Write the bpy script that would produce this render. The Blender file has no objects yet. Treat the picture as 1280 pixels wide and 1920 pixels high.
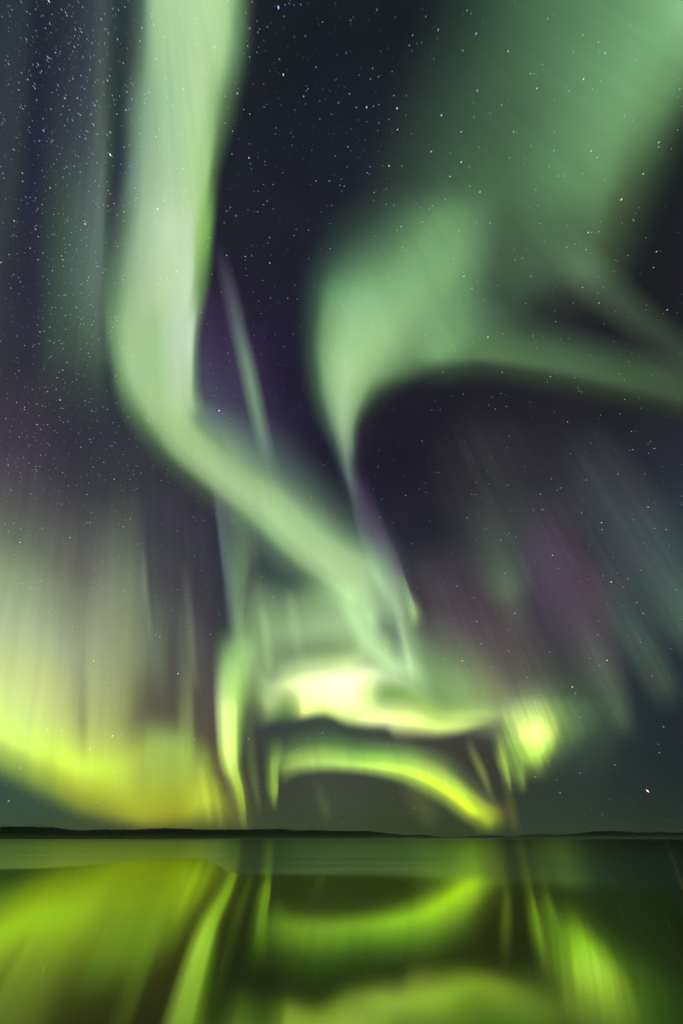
import bpy, math, random
import numpy as np

# ------------------------------------------------------------------ camera, world, exposure
sc = bpy.context.scene
COL = sc.collection
F = 800.0                                   # focal length in pixels of the 1280 x 1920 photograph
PITCH = math.atan(611.0 / F)                # the horizon sits 611 px below the centre
CAMH = 1.7
cam = bpy.data.cameras.new("camera")
cam.sensor_fit = 'VERTICAL'
cam.sensor_height = 36.0
cam.lens = 36.0 * F / 1920.0
cam.clip_start = 0.1
cam.clip_end = 300000
camo = bpy.data.objects.new("camera", cam)
camo.location = (0, 0, CAMH)
camo.rotation_euler = (math.pi / 2 + PITCH, 0, 0)
COL.objects.link(camo)
sc.camera = camo

world = bpy.data.worlds.new("World")
sc.world = world
world.use_nodes = True
world.node_tree.nodes["Background"].inputs[0].default_value = (0.012, 0.02, 0.02, 1)
world.node_tree.nodes["Background"].inputs[1].default_value = 1.0

sc.view_settings.view_transform = 'Standard'
sc.view_settings.look = 'None'
sc.view_settings.gamma = 1
sc.view_settings.exposure = 0
sc.render.engine = 'CYCLES'
sc.cycles.transparent_max_bounces = 64
sc.cycles.max_bounces = 6
sc.cycles.volume_bounces = 1
sc.cycles.use_denoising = True
sc.cycles.denoiser = 'OPENIMAGEDENOISE'
sc.cycles.denoising_input_passes = 'RGB'
sc.cycles.sample_clamp_indirect = 4

# ------------------------------------------------------------------ maths helpers
CP, SP = math.cos(PITCH), math.sin(PITCH)

def direction(x, y):
    """unit direction in the world of a point of the photograph (1280 x 1920 px)"""
    X = (np.asarray(x, float) - 640.0) / F
    Y = -(np.asarray(y, float) - 960.0) / F
    d = np.stack([X, CP - Y * SP, SP + Y * CP], -1)
    return d / np.linalg.norm(d, axis=-1, keepdims=True)

def pixel(d):
    f = d[..., 1] * CP + d[..., 2] * SP
    u = -d[..., 1] * SP + d[..., 2] * CP
    f = np.where(f > 0.05, f, 0.05)
    return 640 + F * d[..., 0] / f, 960 - F * u / f

def lin(c):
    c = np.asarray(c, float) / 255.0
    return np.where(c <= 0.04045, c / 12.92, ((c + 0.055) / 1.055) ** 2.4)

def hermite(P, n, axis, smooth):
    """interpolate control values along an axis, n steps per cell; smooth=True: Catmull-Rom, else monotone"""
    P = np.moveaxis(np.asarray(P, float), axis, 0)
    K = P.shape[0]
    D = P[1:] - P[:-1]
    M = np.zeros_like(P)
    if smooth:
        M[1:-1] = 0.5 * (D[1:] + D[:-1]); M[0] = D[0]; M[-1] = D[-1]
    else:
        a, b = D[:-1], D[1:]
        s = a * b
        M[1:-1] = np.where(s > 0, 2 * s / np.where(np.abs(a + b) < 1e-9, 1, a + b), 0)
    out = []
    for i in range(K - 1):
        for k in range(n):
            t = k / n
            h00 = 2*t**3 - 3*t**2 + 1; h10 = t**3 - 2*t**2 + t
            h01 = -2*t**3 + 3*t**2;    h11 = t**3 - t**2
            out.append(h00*P[i] + h10*M[i] + h01*P[i+1] + h11*M[i+1])
    out.append(P[-1])
    return np.moveaxis(np.array(out), 0, axis)

# ------------------------------------------------------------------ object helpers
def tag(o, label=None, cat=None, group=None, kind=None):
    if label: o["label"] = label
    if cat: o["category"] = cat
    if group: o["group"] = group
    if kind: o["kind"] = kind
    return o

def mesh_object(name, verts, faces, mat, smooth=True):
    me = bpy.data.meshes.new(name)
    me.from_pydata([tuple(v) for v in np.asarray(verts).tolist()], [], [tuple(f) for f in faces])
    me.materials.append(mat)
    if smooth:
        me.polygons.foreach_set("use_smooth", [True] * len(me.polygons))
    me.update()
    o = bpy.data.objects.new(name, me)
    COL.objects.link(o)
    return o

def grid_faces(nu, nv, keep=None):
    out = []
    for i in range(nu - 1):
        for j in range(nv - 1):
            a = i * nv + j
            q = (a, a + 1, a + nv + 1, a + nv)
            if keep is None or keep[q[0]] or keep[q[1]] or keep[q[2]] or keep[q[3]]:
                out.append(q)
    return out

def set_glow(o, rgb):
    at = o.data.attributes.new("glow", 'FLOAT_COLOR', 'POINT')
    c = np.ones((len(rgb), 4)); c[:, :3] = rgb
    at.data.foreach_set("color", c.ravel())

def set_rays(o, uv):
    at = o.data.attributes.new("rays", 'FLOAT_VECTOR', 'POINT')
    c = np.zeros((len(uv), 3)); c[:, :2] = uv
    at.data.foreach_set("vector", c.ravel())

def nodes_of(mat):
    mat.use_nodes = True
    nt = mat.node_tree
    nt.nodes.clear()
    return nt, nt.nodes, nt.links

# ------------------------------------------------------------------ the night sky itself
SKY_X = [-200, 0, 200, 400, 520, 640, 850, 1060, 1280, 1500]
SKY_Y = [-300, 0, 250, 500, 700, 850, 1000, 1100, 1200, 1350, 1450, 1520, 1571]
SKY = [
 [(24,30,38)]*10,
 [(28,36,46),(30,38,48),(32,42,52),(28,34,42),(24,28,36),(24,29,37),(24,30,36),(26,34,38),(26,34,38),(26,34,38)],
 [(30,34,48),(33,37,52),(38,44,58),(29,33,42),(26,28,38),(26,29,40),(26,32,36),(26,32,34),(24,30,34),(24,30,34)],
 [(40,42,55),(42,44,58),(40,44,58),(32,29,44),(30,28,42),(28,28,42),(28,34,38),(28,32,36),(28,27,34),(28,27,34)],
 [(40,42,55),(42,44,58),(38,44,56),(40,36,56),(36,30,52),(29,27,42),(30,28,38),(30,28,36),(32,32,38),(32,32,38)],
 [(54,52,66),(54,52,66),(42,46,58),(42,46,56),(40,38,56),(30,27,42),(29,26,38),(36,35,43),(36,39,47),(36,39,47)],
 [(68,66,74),(66,64,74),(47,52,60),(46,46,60),(54,66,70),(40,38,54),(35,36,45),(48,50,58),(44,58,62),(40,54,58)],
 [(74,74,76),(72,70,76),(52,56,62),(48,48,60),(66,82,76),(60,72,68),(44,44,52),(56,50,62),(44,56,60),(40,52,56)],
 [(70,70,70),(66,66,68),(60,62,66),(52,52,62),(72,88,78),(70,84,76),(56,54,60),(58,58,64),(36,45,52),(34,42,48)],
 [(52,60,62),(56,62,62),(62,64,62),(64,62,64),(58,66,66),(62,76,62),(64,62,62),(48,58,58),(33,41,47),(30,38,44)],
 [(50,74,72),(52,76,72),(66,76,64),(76,76,64),(58,68,66),(58,70,66),(62,66,58),(42,54,50),(34,44,46),(30,40,42)],
 [(52,80,72),(54,84,72),(66,84,64),(74,80,60),(58,72,60),(58,74,60),(58,72,54),(44,58,48),(38,48,44),(34,44,40)],
 [(58,84,66),(60,86,66),(70,84,58),(72,82,54),(62,78,54),(58,76,52),(54,70,48),(48,62,46),(44,55,44),(40,50,42)],
]
SKY = np.array(SKY, float)
SKY = SKY + np.clip(4 * (1 - SKY.max(-1, keepdims=True) / 85), 0, None)
SKY[-3:, :7] += np.array([1, -4, -9])
SKY[:5, 3:] += np.array([-1, 1, -1])
SKYL = lin(SKY) ** (1 / 2.2)

def sky_colour(x, y):
    """linear colour of the bare night sky at photograph points (bicubic, clamped outside)"""
    x = np.clip(np.asarray(x, float), SKY_X[0], SKY_X[-1]); y = np.clip(np.asarray(y, float), SKY_Y[0], SKY_Y[-1])
    def w(v, knots):
        i = np.clip(np.searchsorted(knots, v, side='right') - 1, 0, len(knots) - 2)
        k = np.array(knots, float)
        t = (v - k[i]) / (k[i + 1] - k[i])
        return i, (t * t * (3 - 2 * t))[..., None] * 0.6 + t[..., None] * 0.4
    i, tx = w(x, SKY_X); j, ty = w(y, SKY_Y)
    a = SKYL[j, i] * (1 - tx) + SKYL[j, i + 1] * tx
    b = SKYL[j + 1, i] * (1 - tx) + SKYL[j + 1, i + 1] * tx
    return (a * (1 - ty) + b * ty) ** 2.2

def sky_material():
    m = bpy.data.materials.new("night_sky")
    nt, N, L = nodes_of(m)
    at = N.new("ShaderNodeAttribute"); at.attribute_name = "glow"
    no = N.new("ShaderNodeTexNoise"); no.inputs["Scale"].default_value = 5.0; no.inputs["Detail"].default_value = 5
    ge = N.new("ShaderNodeNewGeometry")
    sc_ = N.new("ShaderNodeVectorMath"); sc_.operation = 'SCALE'; sc_.inputs["Scale"].default_value = 1 / 80000
    L.new(ge.outputs["Position"], sc_.inputs[0]); L.new(sc_.outputs[0], no.inputs["Vector"])
    mr = N.new("ShaderNodeMapRange"); mr.inputs[1].default_value = 0.3; mr.inputs[2].default_value = 0.7
    mr.inputs[3].default_value = 0.86; mr.inputs[4].default_value = 1.14
    L.new(no.outputs[0], mr.inputs[0])
    em = N.new("ShaderNodeEmission"); ou = N.new("ShaderNodeOutputMaterial")
    L.new(at.outputs["Color"], em.inputs[0]); L.new(mr.outputs[0], em.inputs[1]); L.new(em.outputs[0], ou.inputs[0])
    m.cycles.emission_sampling = 'NONE'
    return m

def build_sky():
    R = 80000.0
    # azimuth / elevation grid, finer where the photograph looks
    az = np.radians(np.concatenate([np.arange(-180, -66, 6), np.arange(-66, 66, 1.5), np.arange(66, 181, 6)]))
    el = np.radians(np.concatenate([[-90, -60, -30, -10, -3], np.arange(0, 14, 0.6), np.arange(14, 80, 1.5), [80, 85, 90]]))
    A, E = np.meshgrid(az, el, indexing='ij')
    d = np.stack([np.sin(A) * np.cos(E), np.cos(A) * np.cos(E), np.sin(E)], -1)
    x, y = pixel(d)
    f = d[..., 1] * CP + d[..., 2] * SP
    back = np.clip((0.30 - f) / 0.25, 0, 1)[..., None]
    c = sky_colour(x, y) * (1 - back) + lin((34, 46, 48)) * back
    below = (E < -0.01)[..., None]
    c = np.where(below, lin((30, 42, 30)), c)
    o = mesh_object("sky", (d * R).reshape(-1, 3), grid_faces(*A.shape), sky_material())
    set_glow(o, c.reshape(-1, 3))
    tag(o, "dark blue violet night sky behind the aurora", kind="structure")
build_sky()

# ------------------------------------------------------------------ aurora sheets
VX, VY = 270.0, -500.0          # point towards which the rays of the aurora run (magnetic zenith)

def aurora_material(name, streak=0.12, fine=1.0):
    """additive light: emission whose colour varies over the sheet, broken into rays by stretched noise"""
    m = bpy.data.materials.new(name)
    nt, N, L = nodes_of(m)
    at = N.new("ShaderNodeAttribute"); at.attribute_name = "glow"
    ra = N.new("ShaderNodeAttribute"); ra.attribute_name = "rays"
    mp = N.new("ShaderNodeMapping"); mp.inputs["Scale"].default_value = (1.1 * fine, 0.22, 1)
    L.new(ra.outputs["Vector"], mp.inputs[0])
    n1 = N.new("ShaderNodeTexNoise"); n1.inputs["Scale"].default_value = 1.0
    n1.inputs["Detail"].default_value = 3.5; n1.inputs["Roughness"].default_value = 0.55
    L.new(mp.outputs[0], n1.inputs["Vector"])
    mr = N.new("ShaderNodeMapRange"); mr.inputs[1].default_value = 0.25; mr.inputs[2].default_value = 0.75
    mr.inputs[3].default_value = 1 - streak; mr.inputs[4].default_value = 1 + streak
    L.new(n1.outputs[0], mr.inputs[0])
    em = N.new("ShaderNodeEmission"); tr = N.new("ShaderNodeBsdfTransparent")
    ad = N.new("ShaderNodeAddShader"); ou = N.new("ShaderNodeOutputMaterial")
    L.new(at.outputs["Color"], em.inputs[0]); L.new(mr.outputs[0], em.inputs[1])
    L.new(em.outputs[0], ad.inputs[0]); L.new(tr.outputs[0], ad.inputs[1]); L.new(ad.outputs[0], ou.inputs[0])
    m.cycles.emission_sampling = 'NONE'
    return m

M_SOFT = aurora_material("aurora_soft", 0.06, 0.6)
M_MID = aurora_material("aurora_rayed", 0.11, 1.4)
M_RAY = aurora_material("aurora_strongly_rayed", 0.30, 1.8)
M_PATCH = aurora_material("aurora_ragged", 0.34, 2.6)
M_CURT = aurora_material("aurora_curtain_light", 0.075, 1.3)
layer = [0]

def shell(d):
    """the aurora hangs in a flattened layer: about 11 km up overhead, out to 45 km near the horizon"""
    H, Rm = 11000.0, 45000.0
    h2 = d[..., 0] ** 2 + d[..., 1] ** 2
    r = 1.0 / np.sqrt(h2 / Rm ** 2 + np.clip(d[..., 2], 0, 1) ** 2 / H ** 2)
    layer[0] += 1
    return d * (r * (1.0 - 0.012 * layer[0]))[..., None] + np.array([0, 0, CAMH])

def pale(c):
    c = np.asarray(c, float)
    c = c + 0.09 * (c.max() - c)
    return np.clip(c + np.array([0.03 if c[2] > 0.5 * c[1] else -0.02, 0, 0]) * c.max(), 0, 255)

def net(name, label, mat, rows, n=9, gain=1.0, group=None):
    """rows: stations, each a list of (x, y, colour or 0); colours are what the eye sees there (sRGB)"""
    P = np.array([[(p[0], p[1]) for p in r] for r in rows], float)
    base = sky_colour(P[..., 0], P[..., 1])
    Cc = np.zeros(P.shape[:2] + (3,))
    for i, r in enumerate(rows):
        for j, p in enumerate(r):
            if p[2] != 0:
                Cc[i, j] = np.clip(lin(pale(p[2])) - base[i, j], 0, None)
    D = (base + Cc) ** (1 / 2.2) - base ** (1 / 2.2)          # brightening as the eye sees it
    P = hermite(hermite(P, n, 0, True), n, 1, True)
    D = np.clip(hermite(hermite(D, n, 0, False), n, 1, False), 0, None)
    B = sky_colour(P[..., 0], P[..., 1])
    glow = ((B ** (1 / 2.2) + D) ** 2.2 - B) * gain
    k = np.clip((glow - 0.62) / 0.38, 0, 1)                      # the brightest parts outshine what the film could hold
    k = k.max(-1, keepdims=True)
    glow = glow * (1 + np.array([0.22, 0.50, 0.12]) * k * k * (3 - 2 * k))
    d = direction(P[..., 0], P[..., 1])
    nu, nv = P.shape[:2]
    g = glow.reshape(-1, 3)
    keep = g.max(1) > 0.0006
    faces = grid_faces(nu, nv, keep)
    v = shell(d).reshape(-1, 3)
    used = sorted({i for f in faces for i in f}); remap = {k: i for i, k in enumerate(used)}
    faces = [tuple(remap[i] for i in f) for f in faces]
    o = mesh_object(name, v[used], faces, mat)
    set_glow(o, g[used])
    dx, dy = P[..., 0] - VX, P[..., 1] - VY
    th = np.degrees(np.arctan2(dx, dy)); rr = np.hypot(dx, dy) / 100.0
    set_rays(o, np.stack([th.ravel(), rr.ravel()], -1)[used])
    tag(o, label, "aurora", group)
    return o

def rows_y(spec):
    """[(y, [(x, colour), ...]), ...] -> stations running down the picture"""
    return [[(x, y, c) for x, c in r] for y, r in spec]

def rows_x(spec):
    return [[(x, y, c) for y, c in r] for x, r in spec]

def ray(name, label, pts, mat=None, group="faint rays of the aurora"):
    """pts: (x, y, half width, colour or 0) along one ray"""
    rows = []
    for i, (x, y, w, c) in enumerate(pts):
        a = pts[max(i - 1, 0)]; b = pts[min(i + 1, len(pts) - 1)]
        tx, ty = b[0] - a[0], b[1] - a[1]; l = math.hypot(tx, ty); nx, ny = -ty / l, tx / l
        if nx > 0: nx, ny = -nx, -ny
        r = []
        for k in (-1, -0.55, 0, 0.55, 1):
            if c == 0 or abs(k) == 1: cc = 0
            elif k == 0: cc = c
            else:
                bg = sky_colour(x, y)
                cl = bg + (lin(c) - bg) * 0.42
                cl = np.clip(cl, 0, 1)
                cc = tuple(255 * (np.where(cl <= 0.0031308, cl * 12.92, 1.055 * cl ** (1 / 2.4) - 0.055)))
            r.append((x - nx * w * k, y - ny * w * k, cc))
        rows.append(r)
    return net(name, label, mat or M_MID, rows, 8, 1.0, group)

O = 0
# --- the tall ribbon and its diagonal tail
net("aurora_ribbon", "broad pale green ribbon falling from the top edge and bending into a diagonal tail", M_SOFT,
 rows_y([
 (-90,[(220,O),(262,(60,90,75)),(290,(152,198,150)),(340,(165,212,155)),(390,(170,218,155)),(430,(160,210,145)),(455,(90,130,90)),(490,O)]),
 (80,[(222,O),(260,(75,102,90)),(292,(148,196,146)),(335,(163,210,153)),(380,(170,215,155)),(415,(160,208,145)),(445,(92,136,92)),(482,O)]),
 (200,[(218,O),(256,(100,134,112)),(290,(142,188,144)),(330,(158,206,150)),(370,(170,215,152)),(398,(142,192,126)),(424,(76,110,74)),(464,O)]),
 (320,[(216,O),(254,(112,148,124)),(282,(146,186,146)),(325,(163,206,158)),(360,(165,212,145)),(386,(150,200,125)),(402,(74,108,68)),(424,O)]),
 (430,[(192,O),(230,(84,114,92)),(268,(152,192,150)),(320,(180,217,174)),(354,(180,216,172)),(374,(142,196,108)),(390,(112,168,82)),(410,O)]),
 (530,[(184,O),(212,(84,120,92)),(258,(150,192,142)),(310,(178,214,164)),(352,(186,220,180)),(367,(132,178,118)),(384,(78,118,62)),(402,O)]),
 (620,[(190,O),(210,(100,144,102)),(246,(152,195,138)),(290,(156,201,143)),(335,(182,216,182)),(358,(185,218,185)),(370,(96,116,100)),(384,O)]),
 (695,[(196,O),(222,(100,144,96)),(250,(153,198,138)),(290,(154,201,139)),(335,(178,213,168)),(355,(176,212,168)),(367,(88,120,92)),(382,O)])])
 + [
 [(212,772,O),(244,762,(84,122,82)),(276,758,(146,192,128)),(308,756,(158,204,138)),(334,756,(168,210,152)),(356,752,(160,202,146)),(371,750,(92,128,98)),(392,746,O)],
 [(276,868,O),(300,850,(58,82,62)),(322,836,(128,172,114)),(341,822,(154,200,130)),(359,809,(152,198,132)),(376,796,(112,150,110)),(394,778,(74,98,88)),(422,748,O)],
 [(342,934,O),(370,914,(58,76,64)),(391,899,(132,172,118)),(408,885,(157,199,139)),(426,868,(146,187,132)),(447,846,(102,136,104)),(472,814,(64,82,80)),(512,768,O)],
 [(428,1004,O),(452,980,(68,92,76)),(472,961,(138,182,124)),(491,945,(160,205,140)),(511,929,(150,194,134)),(534,909,(94,128,98)),(560,884,(58,78,75)),(606,840,O)],
 [(522,1088,O),(544,1064,(78,106,84)),(561,1046,(138,182,124)),(579,1028,(164,211,140)),(601,1011,(153,200,135)),(625,987,(98,134,100)),(650,958,(56,72,70)),(694,910,O)],
 [(608,1145,O),(630,1122,(100,138,98)),(646,1106,(156,202,138)),(663,1089,(166,210,144)),(686,1066,(150,195,136)),(706,1046,(100,138,102)),(726,1026,(66,80,76)),(752,995,O)],
 [(672,1196,O),(690,1176,(84,112,88)),(704,1160,(110,142,108)),(718,1146,(118,152,112)),(732,1130,(112,145,108)),(744,1116,(90,112,92)),(758,1100,(60,66,68)),(778,1080,O)],
 [(716,1240,O),(730,1224,O),(742,1212,O),(752,1202,O),(762,1190,O),(772,1180,O),(782,1168,O),(796,1152,O)],
 ], 11)

# --- large diffuse glow in the upper right
net("aurora_glow", "large diffuse green glow filling the upper right corner of the sky", M_SOFT, rows_y([
 (-250,[(850,O),(920,(40,64,52)),(1000,(62,104,72)),(1100,(84,136,90)),(1200,(105,162,110)),(1300,(125,185,130)),(1400,(120,178,125)),(1560,O)]),
 (0,[(770,O),(870,(36,60,50)),(960,(56,94,66)),(1060,(76,124,84)),(1160,(92,148,98)),(1240,(112,172,116)),(1310,(128,190,132)),(1460,O)]),
 (120,[(720,O),(815,(36,56,50)),(910,(54,86,62)),(1010,(72,116,80)),(1110,(92,146,98)),(1200,(105,165,110)),(1270,(100,156,100)),(1400,O)]),
 (230,[(690,O),(790,(40,62,52)),(880,(54,86,62)),(970,(66,104,72)),(1070,(88,140,94)),(1150,(102,158,104)),(1215,(88,136,86)),(1325,O)]),
 (330,[(650,O),(750,(40,60,52)),(850,(58,92,66)),(950,(68,108,74)),(1050,(86,136,90)),(1125,(93,144,94)),(1185,(68,100,64)),(1290,O)]),
 (420,[(690,O),(770,(44,66,54)),(860,(60,92,66)),(950,(64,98,70)),(1040,(74,114,78)),(1105,(76,114,76)),(1160,(56,78,54)),(1250,O)]),
 (500,[(760,O),(830,(46,68,54)),(900,(58,88,64)),(970,(62,92,68)),(1040,(66,96,70)),(1100,(64,90,66)),(1150,(48,64,50)),(1220,O)]),
 (570,[(790,O),(850,(46,64,54)),(910,(56,84,62)),(960,(54,76,60)),(1020,(44,56,50)),(1090,(40,46,46)),(1140,(32,34,38)),(1200,O)]),
 (660,[(800,O),(860,O),(910,O),(960,O),(1020,O),(1090,O),(1140,O),(1200,O)])]), 9)

# --- flame shaped band right of the middle
net("aurora_flame", "flame shaped green band narrowing to a pointed tip below the middle of the sky", M_SOFT, rows_y([
 (320,[(650,O),(700,O),(750,O),(800,O),(840,O),(870,O),(910,O),(970,O)]),
 (410,[(590,O),(650,(36,52,50)),(710,(50,76,62)),(770,(66,104,74)),(825,(82,130,84)),(860,(78,124,78)),(895,(64,98,68)),(960,O)]),
 (490,[(555,O),(600,(40,60,56)),(650,(68,106,80)),(710,(90,138,94)),(780,(108,163,106)),(848,(104,154,100)),(888,(76,116,78)),(950,O)]),
 (565,[(548,O),(588,(50,80,66)),(622,(104,158,108)),(680,(128,188,128)),(750,(128,186,122)),(815,(110,162,106)),(865,(82,126,82)),(940,O)]),
 (640,[(548,O),(580,(50,76,64)),(610,(114,166,112)),(652,(150,205,140)),(710,(143,196,131)),(780,(110,158,104)),(850,(82,124,82)),(925,O)]),
 (692,[(552,O),(585,(54,82,68)),(613,(128,178,123)),(649,(162,212,146)),(692,(140,190,127)),(735,(102,147,96)),(786,(66,98,68)),(855,O)]),
 (738,[(562,O),(592,(54,80,68)),(615,(120,166,118)),(645,(158,205,145)),(674,(132,177,117)),(698,(74,104,70)),(730,(40,50,44)),(775,O)]),
 (788,[(580,O),(606,(56,76,68)),(624,(108,146,112)),(642,(148,190,139)),(659,(126,166,117)),(672,(66,90,68)),(688,(36,40,42)),(718,O)]),
 (838,[(606,O),(624,(50,64,66)),(636,(90,118,100)),(647,(122,152,121)),(658,(100,130,106)),(667,(56,68,62)),(679,(36,34,46)),(702,O)]),
 (890,[(626,O),(638,(42,46,60)),(646,(66,80,84)),(654,(84,104,98)),(662,(66,78,80)),(671,(46,48,58)),(682,O),(702,O)]),
 (965,[(650,O),(660,O),(668,O),(676,O),(684,O),(692,O),(700,O),(716,O)])]), 9)

net("aurora_band", "thin green arm sweeping right from the flame shaped band to the right edge", M_SOFT, rows_x([
 (750,[(560,O),(600,O),(640,O),(665,O),(690,O),(740,O)]),
 (830,[(530,O),(590,(48,72,56)),(635,(66,100,68)),(668,(82,126,80)),(696,(50,72,52)),(740,O)]),
 (900,[(530,O),(585,(54,80,60)),(632,(74,114,74)),(664,(82,124,78)),(690,(48,66,50)),(733,O)]),
 (980,[(560,O),(605,(46,62,52)),(645,(66,102,68)),(674,(74,112,72)),(702,(46,62,48)),(745,O)]),
 (1060,[(592,O),(628,(46,62,52)),(662,(64,98,66)),(689,(70,106,70)),(718,(44,58,46)),(760,O)]),
 (1150,[(618,O),(652,(46,60,52)),(686,(60,88,62)),(711,(64,94,64)),(740,(42,54,44)),(778,O)]),
 (1240,[(640,O),(676,(48,62,54)),(708,(60,85,60)),(733,(60,85,60)),(762,(42,52,44)),(798,O)]),
 (1340,[(660,O),(700,(46,60,50)),(735,(54,72,54)),(758,(54,72,54)),(786,(40,48,44)),(820,O)]),
 (1440,[(690,O),(730,O),(760,O),(780,O),(810,O),(840,O)])]), 9)

ray("aurora_branch", "faint green branch running down to the right edge above the thin arm",
    [(1030,430,40,O),(1100,510,62,(62,88,66)),(1170,575,58,(56,76,60)),(1240,630,50,(50,66,54)),(1330,690,46,(46,58,50)),(1420,740,40,O)], M_SOFT, None)

# --- thin rays between ribbon and flame
ray("aurora_ray", "thin bright green ray slanting down between the ribbon and the flame shaped band",
    [(403,440,14,O),(419,500,20,(54,54,70)),(434,560,22,(70,76,86)),(447,620,22,(82,102,98)),(462,680,23,(96,130,108)),
     (475,740,23,(100,138,108)),(486,790,22,(94,126,104)),(497,840,22,(74,96,90)),(512,905,22,O)], M_MID, None)
net("aurora_veil", "dim violet veil between the tall ribbon and the thin slanting ray", M_MID, rows_y([
 (500,[(362,O),(376,O),(392,O),(415,O),(445,O),(475,O),(510,O)]),
 (590,[(362,O),(376,(46,42,62)),(392,(52,44,74)),(412,(48,40,68)),(440,(44,40,62)),(468,(36,32,54)),(515,O)]),
 (690,[(362,O),(378,(62,66,86)),(395,(62,60,84)),(418,(57,52,80)),(448,(56,52,78)),(485,(46,38,68)),(545,O)]),
 (770,[(362,O),(382,(66,76,86)),(402,(68,76,92)),(428,(64,66,86)),(462,(56,58,78)),(505,(46,42,66)),(565,O)]),
 (840,[(385,O),(412,O),(438,(66,82,84)),(462,(64,78,84)),(495,(56,64,76)),(540,(46,46,64)),(595,O)]),
 (920,[(440,O),(470,O),(500,O),(528,(66,78,80)),(560,(54,58,72)),(600,(42,42,58)),(650,O)]),
 (1000,[(520,O),(545,O),(570,O),(600,O),(630,(46,46,60)),(660,(42,40,56)),(700,O)]),
 (1060,[(570,O),(600,O),(620,O),(650,O),(670,O),(700,O),(740,O)])]), 8)

# --- faint rays at the upper left
net("aurora_veil", "faint grey green vertical rays across the starry upper left sky", M_MID, rows_y([
 (-200,[(-80,O),(10,(38,48,58)),(40,(40,52,60)),(75,(34,40,52)),(120,(36,46,56)),(165,(44,56,66)),(195,(50,66,70)),(225,(40,52,58)),(275,O)]),
 (0,[(-80,O),(10,(42,54,62)),(40,(42,54,62)),(75,(34,38,50)),(120,(38,48,58)),(165,(50,62,72)),(192,(60,78,80)),(222,(44,58,62)),(270,O)]),
 (120,[(-80,O),(8,(46,56,64)),(38,(44,54,62)),(74,(34,38,50)),(120,(42,52,62)),(165,(54,68,76)),(190,(66,86,84)),(217,(46,62,62)),(268,O)]),
 (250,[(-80,O),(4,(48,56,66)),(30,(46,56,62)),(66,(34,37,50)),(112,(46,58,66)),(160,(60,74,80)),(190,(74,97,91)),(210,(50,68,62)),(240,O)]),
 (400,[(-80,O),(-2,(52,60,66)),(20,(48,56,60)),(60,(38,38,52)),(110,(52,74,66)),(158,(76,96,91)),(188,(86,110,101)),(203,(56,74,68)),(226,O)]),
 (520,[(-90,O),(-10,(52,58,64)),(12,(46,52,60)),(56,(42,43,56)),(105,(54,77,70)),(150,(79,101,92)),(183,(88,113,102)),(200,(64,84,76)),(218,O)]),
 (640,[(-90,O),(-14,(52,56,64)),(8,(48,52,60)),(56,(44,46,58)),(105,(54,74,68)),(148,(66,88,78)),(180,(74,100,84)),(198,(66,88,76)),(214,O)]),
 (720,[(-90,O),(-14,(52,54,64)),(8,(48,52,60)),(56,(46,49,60)),(105,(48,58,60)),(148,(50,64,64)),(180,(52,70,64)),(196,(50,64,62)),(212,O)]),
 (830,[(-90,O),(-14,O),(8,O),(56,O),(105,O),(148,O),(180,O),(208,O),(240,O)])]), 8)

net("aurora_veil", "dim violet grey vertical rays between the starry upper left and the big curtain", M_RAY, rows_y([
 (640,[(-140,O),(-40,O),(50,O),(130,O),(210,O),(290,O),(370,O),(430,O)]),
 (800,[(-140,O),(-40,(58,54,70)),(50,(58,54,68)),(130,(48,50,62)),(210,(46,50,60)),(290,(46,50,60)),(350,(44,46,58)),(420,O)]),
 (930,[(-140,O),(-40,(76,76,82)),(50,(70,70,77)),(130,(62,64,72)),(210,(58,64,68)),(290,(54,56,66)),(360,(50,52,62)),(430,O)]),
 (1050,[(-140,O),(-40,(88,98,86)),(50,(84,95,85)),(130,(76,84,80)),(210,(72,82,77)),(290,(62,66,72)),(370,(56,58,66)),(430,O)]),
 (1200,[(-140,O),(-40,O),(50,O),(130,O),(210,O),(290,(70,74,74)),(370,(66,68,72)),(430,O)]),
 (1330,[(-140,O),(-40,O),(50,O),(130,O),(210,O),(290,O),(370,O),(430,O)])]), 8)

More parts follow.
